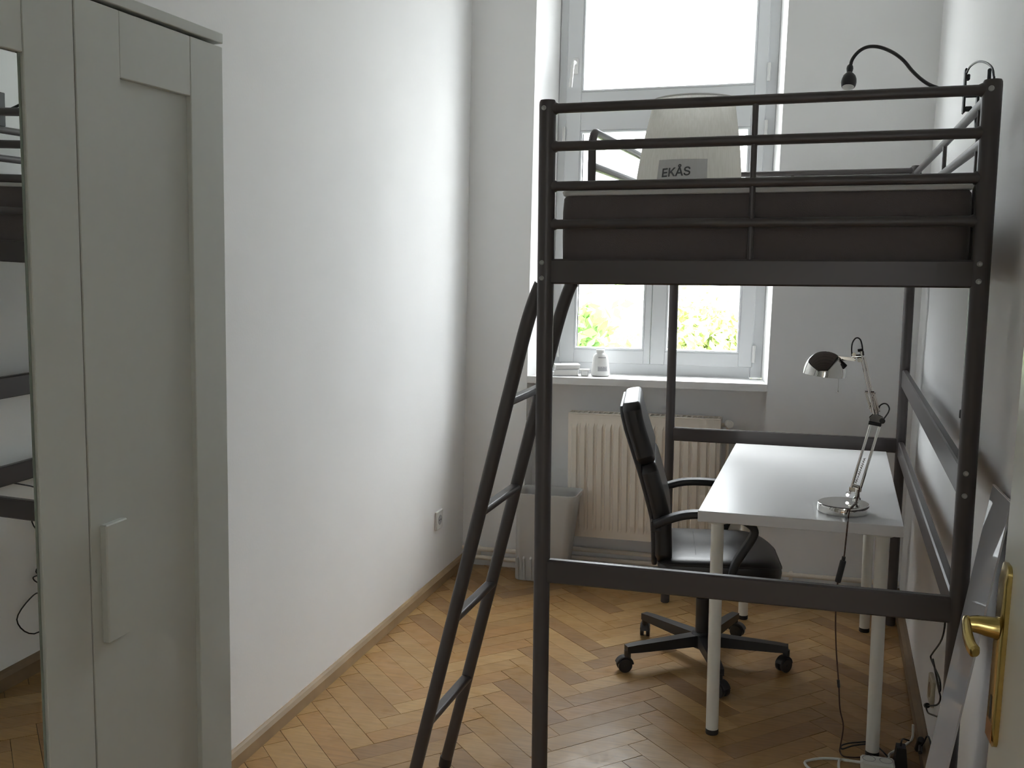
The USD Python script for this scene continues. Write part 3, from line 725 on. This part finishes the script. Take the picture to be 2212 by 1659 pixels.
for y, d in ((3.437, 1), (3.955, -1)):
    am = part(oc, 'armrest', ch(arm(y)), 'black_plastic')
    part(am, 'armrest_mount', ch(box(-.275, -.195, min(y, y + d * .12), max(y, y + d * .12), .366, .384, .004)), 'black_plastic')
    part(am, 'armrest_mount', ch(box(-.505, -.470, min(y, y + d * .05), max(y, y + d * .05), .565, .60, .004)), 'black_plastic')
part(oc, 'mechanism', cat(hull([(CX + x, CY + y, z) for z, k in ((.335, .04), (.380, .10)) for x in (-k, k) for y in (-k, k)]), rod((CX + .03, CY - .05, .355), (CX + .05, CY - .24, .352), .006)), 'black_plastic')
part(oc, 'back_support', ch(sweep(curve([(CX - .06, CY, .36), (CX - .11, CY, .36), (CX - .145, CY, .385), (CX - .152, CY, .45), (CX - .153, CY, .52)], 5), rrect(.07, .010, .004))), 'black_plastic')
part(oc, 'gas_column', lathe([(.026, .095), (.026, .24), (.0245, .245), (.0160, .247), (.0160, .34)], (CX, CY, 0), 24), 'black_plastic')
part(oc, 'hub', lathe([(.030, .055), (.041, .060), (.041, .108), (.034, .116)], (CX, CY, 0), 24), 'black_plastic')
for k in range(5):
    t = math.radians(-1.4 + 72 * k)
    c, s = math.cos(t), math.sin(t)
    def R_(x, y, z):
        return (CX + c * x - s * y, CY + s * x + c * y, z)
    part(oc, 'base_leg', hull([R_(x, y, z) for x, hw, z0, z1 in ((.03, .022, .066, .108), (.27, .017, .070, .100), (.312, .015, .072, .097)) for y in (-hw, hw) for z in (z0, z1)]), 'black_plastic')
    ct = t + .9 + .7 * k                              # casters swivel each their own way
    wx, wy, _ = R_(.306, 0, 0)
    dx_, dy_ = math.cos(ct), math.sin(ct)
    def cw(a, b, z):
        return np.array([wx - dx_ * .012 + dx_ * a - dy_ * b, wy - dy_ * .012 + dy_ * a + dx_ * b, z])
    cst = part(oc, 'caster', cat(rod((wx, wy, .046), (wx, wy, .080), .0125, 14), sweep([cw(.030 * math.cos(q), 0, .0262 + .0300 * math.sin(q)) for q in np.linspace(.1, math.pi * .9, 12)], rrect(.030, .007, .003)), rod(cw(0, -.020, .0265), cw(0, .020, .0265), .005)), 'black_plastic')
    for b0_ in (-.018, .006):
        part(cst, 'wheel', rod(cw(0, b0_, .0262), cw(0, b0_ + .013, .0262), .0262, 22, .004), 'black_plastic')

# ---------------------------------------------------------------- radiator and pipes under the window
rd = thing('radiator', 'cream ribbed panel radiator under the window', 'radiator', (-.70, 4.66, 0))
RX0, RX1, RZ0, RZ1, RY = -1.055, -.350, .185, .775, 4.622
nf = 17
pitch = (RX1 - RX0 - .02) / nf
xs, prof_d = [RX0, RX0 + .010], [0, 0]
for k in range(nf):
    for f_, d_ in ((.10, 0), (.24, 1), (.50, 1.0), (.76, 1), (.90, 0)):
        xs.append(RX0 + .01 + (k + f_) * pitch); prof_d.append(d_)
xs += [RX1 - .01, RX1]; prof_d += [0, 0]
zs = [RZ0, RZ0 + .030, RZ0 + .052, RZ0 + .068, RZ1 - .075, RZ1 - .060, RZ1 - .040, RZ1]
zf = [0, 0, .6, 1, 1, .6, 0, 0]
rings = []
for z, f_ in zip(zs, zf):
    rings.append([(x, RY - .011 * d_ * f_, z) for x, d_ in zip(xs, prof_d)] + [(RX1, RY + .014, z), (RX0, RY + .014, z)])
part(rd, 'front_panel', loft(rings), 'radiator_cream', smooth=25)
part(rd, 'rear_panel', box(RX0, RX1, RY + .066, RY + .080, RZ0, RZ1, .003), 'radiator_cream')
part(rd, 'side_cover', box(RX0 - .001, RX0 + .003, RY + .002, RY + .080, RZ0 + .02, RZ1 + .004, .001), 'radiator_cream')
part(rd, 'side_cover', box(RX1 - .003, RX1 + .001, RY + .002, RY + .080, RZ0 + .02, RZ1 + .004, .001), 'radiator_cream')
grid = [box(RX0, RX1, RY - .002, RY + .012, RZ1 - .001, RZ1 + .005, .002), box(RX0, RX1, RY + .068, RY + .082, RZ1 - .001, RZ1 + .005, .002)]
for k in range(29):
    x = RX0 + .012 + k * (RX1 - RX0 - .024) / 28
    grid.append(box(x - .006, x + .006, RY + .010, RY + .070, RZ1 - .001, RZ1 + .003, .001))
part(rd, 'top_grille', cat(*grid), 'radiator_cream')
part(rd, 'valve', cat(rod((RX1 + .001, RY + .04, .748), (RX1 + .03, RY + .04, .748), .009), rod((RX1 + .03, RY + .04, .735), (RX1 + .03, RY + .04, .765), .011), rod((RX1 + .03, RY + .04, .748), (RX1 + .03, RY + .04, .14), .0075)), 'pipe_cream')
part(rd, 'thermostat_knob', sweep([(RX1 + .030, RY + .034, .756), (RX1 + .033, RY + .026, .757), (RX1 + .040, RY + .000, .758), (RX1 + .042, RY - .012, .758)], circle(.0185, 20), [.7, 1, 1, .85]), 'pale_knob', 'pale thermostat knob')

hp_ = thing('heating_pipes', 'pair of cream heating pipes running along the foot of the window wall', 'pipe', (-.6, 4.61, 0))
for z in (.088, .045):
    pth = [(XL + .01, 4.606, z), (-1.34, 4.606, z), (-1.30, 4.608, z), (-1.268, 4.63, z), (-1.262, 4.66, z), (-1.255, 4.70, z), (-1.235, 4.728, z), (-1.20, 4.735, z), (-.25, 4.735, z), (-.215, 4.728, z), (-.195, 4.70, z), (-.188, 4.66, z), (-.182, 4.63, z), (-.15, 4.608, z), (-.11, 4.606, z), (xr(4.6) - .004, 4.606, z)]
    part(hp_, 'pipe', tube(curve(pth, 4), .0115, 12), 'pipe_cream')
for x in (-1.50, -.02, .30):
    part(hp_, 'pipe_bracket', box(x - .008, x + .008, 4.606, 4.6295, .036, .100, .002), 'pipe_cream')

# ---------------------------------------------------------------- waste bin
wb = thing('waste_bin', 'translucent white plastic waste bin with a ribbed foot beside the radiator', 'bin', (-1.14, 4.52, 0))
def bin_ring(z, k=0.0, r=.03):
    t = z / .425
    x0, x1 = -1.272 + .018 * t + k, -1.030 + .052 * t - k
    y0_, y1_ = 4.445 - .030 * t + k, 4.570 + .022 * t - k
    return np.c_[rrect(x1 - x0, y1_ - y0_, r) + [(x0 + x1) / 2, (y0_ + y1_) / 2], np.full(20, z)]
shell_r = [bin_ring(.002, .004), bin_ring(.006), bin_ring(.12), bin_ring(.30), bin_ring(.398), bin_ring(.400, -.008), bin_ring(.425, -.008), bin_ring(.425, -.004), bin_ring(.404, .003), bin_ring(.20, .003), bin_ring(.010, .003)]
part(wb, 'bucket', loft(shell_r), 'bin_plastic', smooth=30)
ribs = []
for k in range(7):
    x = -1.250 + k * .032
    ribs.append(hull([(x - .007, 4.442, .010), (x + .007, 4.442, .010), (x - .006, 4.434, .115), (x + .006, 4.434, .115), (x - .004, 4.434, .012), (x + .004, 4.434, .012), (x - .003, 4.426, .112), (x + .003, 4.426, .112), (x, 4.450, .135)]))
for r_ in ribs:
    part(wb, 'foot_rib', r_, 'bin_plastic')

# ---------------------------------------------------------------- wall sockets
so = thing('wall_socket', 'white wall socket low on the left wall near the corner', 'socket', (XL, 4.267, .315))
part(so, 'frame', lean(cat(box(XL - .001, XL + .011, 4.226, 4.308, .270, .356, .003))), 'outlet_white')
part(so, 'socket_cup', lean(lathe([(.023, .0108), (.0225, .0122), (.0205, .0122), (.019, .0112)], (XL, 4.267, .313), 24, (1, 0, 0))), 'label_grey')
part(so, 'pin_hole', lean(cat(rod((XL + .011, 4.258, .313), (XL + .0122, 4.258, .313), .003), rod((XL + .011, 4.276, .313), (XL + .0122, 4.276, .313), .003))), 'dark_gap')
xs_ = xr(3.13) 
so2 = thing('wall_socket', 'beige wall socket low on the right wall behind the bed post', 'socket', (xs_, 3.13, .226))
part(so2, 'frame', lean(box(xs_ - .012, xs_ + .001, 3.09, 3.17, .186, .266, .003)), 'outlet_beige')
part(so2, 'socket_cup', lean(lathe([(.023, .0118), (.0225, .0132), (.0205, .0132), (.019, .0122)], (xs_, 3.13, .226), 24, (-1, 0, 0))), 'baseboard_wood')

# ---------------------------------------------------------------- things on the window sill
bk = thing('book', 'grey-covered book lying flat on the window sill, lower of two', 'book', (-1.08, 4.73, ZS))
def book(t, x0, x1, y0_, y1_, z0, z1, rot):
    c = np.array([(x0 + x1) / 2, (y0_ + y1_) / 2, 0])
    def rt_(m):
        m = tm(m); m.apply_translation(-c); m.apply_transform(trimesh.transformations.rotation_matrix(rot, [0, 0, 1])); m.apply_translation(c); return m
    part(t, 'pages', rt_(box(x0 + .003, x1 - .003, y0_ + .003, y1_, z0 + .002, z1 - .002, .001)), 'paper_white')
    part(t, 'cover', rt_(cat(box(x0, x1, y0_, y1_, z0, z0 + .002, .0005), box(x0, x1, y0_, y1_, z1 - .002, z1, .0005), box(x0, x1, y1_ - .002, y1_, z0, z1, .0005))), 'book_cover' if z0 < ZS + .01 else 'paper_white')
book(bk, -1.150, -1.030, 4.672, 4.765, ZS + .001, ZS + .030, .20)
bk2 = thing('book', 'white-covered book on top of the grey one on the window sill', 'book', (-1.08, 4.73, ZS + .031))
book(bk2, -1.147, -1.028, 4.678, 4.770, ZS + .0305, ZS + .052, .34)
bx_ = thing('small_box', 'tiny white box on the sill between the books and the bottle', 'box', (-1.00, 4.70, ZS))
part(bx_, 'carton', box(-1.012, -.978, 4.690, 4.720, ZS + .0005, ZS + .026, .003), 'plastic_white')
part(bx_, 'lid', box(-1.020, -.974, 4.688, 4.722, ZS + .0262, ZS + .033, .002), 'paper_white')
bt = thing('bottle', 'squat white plastic bottle with a grey label on the window sill', 'bottle', (-.925, 4.725, ZS))
bprof = [(.036, .0005), (.043, .003), (.045, .012), (.0435, .03), (.040, .06), (.0365, .085), (.032, .100), (.024, .108), (.020, .111), (.020, .124), (.018, .126)]
bm = lathe(bprof, (0, 0, 0), 32)
bm.vertices[:, 1] *= .72
bm.apply_translation((-.925, 4.725, ZS))
part(bt, 'body', bm, 'plastic_white')
lv = []
for z in (.026, .092):
    r = np.interp(z, [.012, .03, .06, .085, .1], [.045, .0435, .040, .0365, .032]) + .0006
    lv.append([(-.925 + r * math.sin(q), 4.725 - .72 * r * math.cos(q), ZS + z) for q in np.linspace(-.15, .95, 10)])
lv = np.array(lv).reshape(-1, 3)
k = np.arange(9)
part(bt, 'label', trimesh.Trimesh(lv, np.vstack([np.stack([k, k + 1, k + 11], 1), np.stack([k, k + 11, k + 10], 1)]), process=False), 'label_grey', 'grey rectangular label', smooth=True)
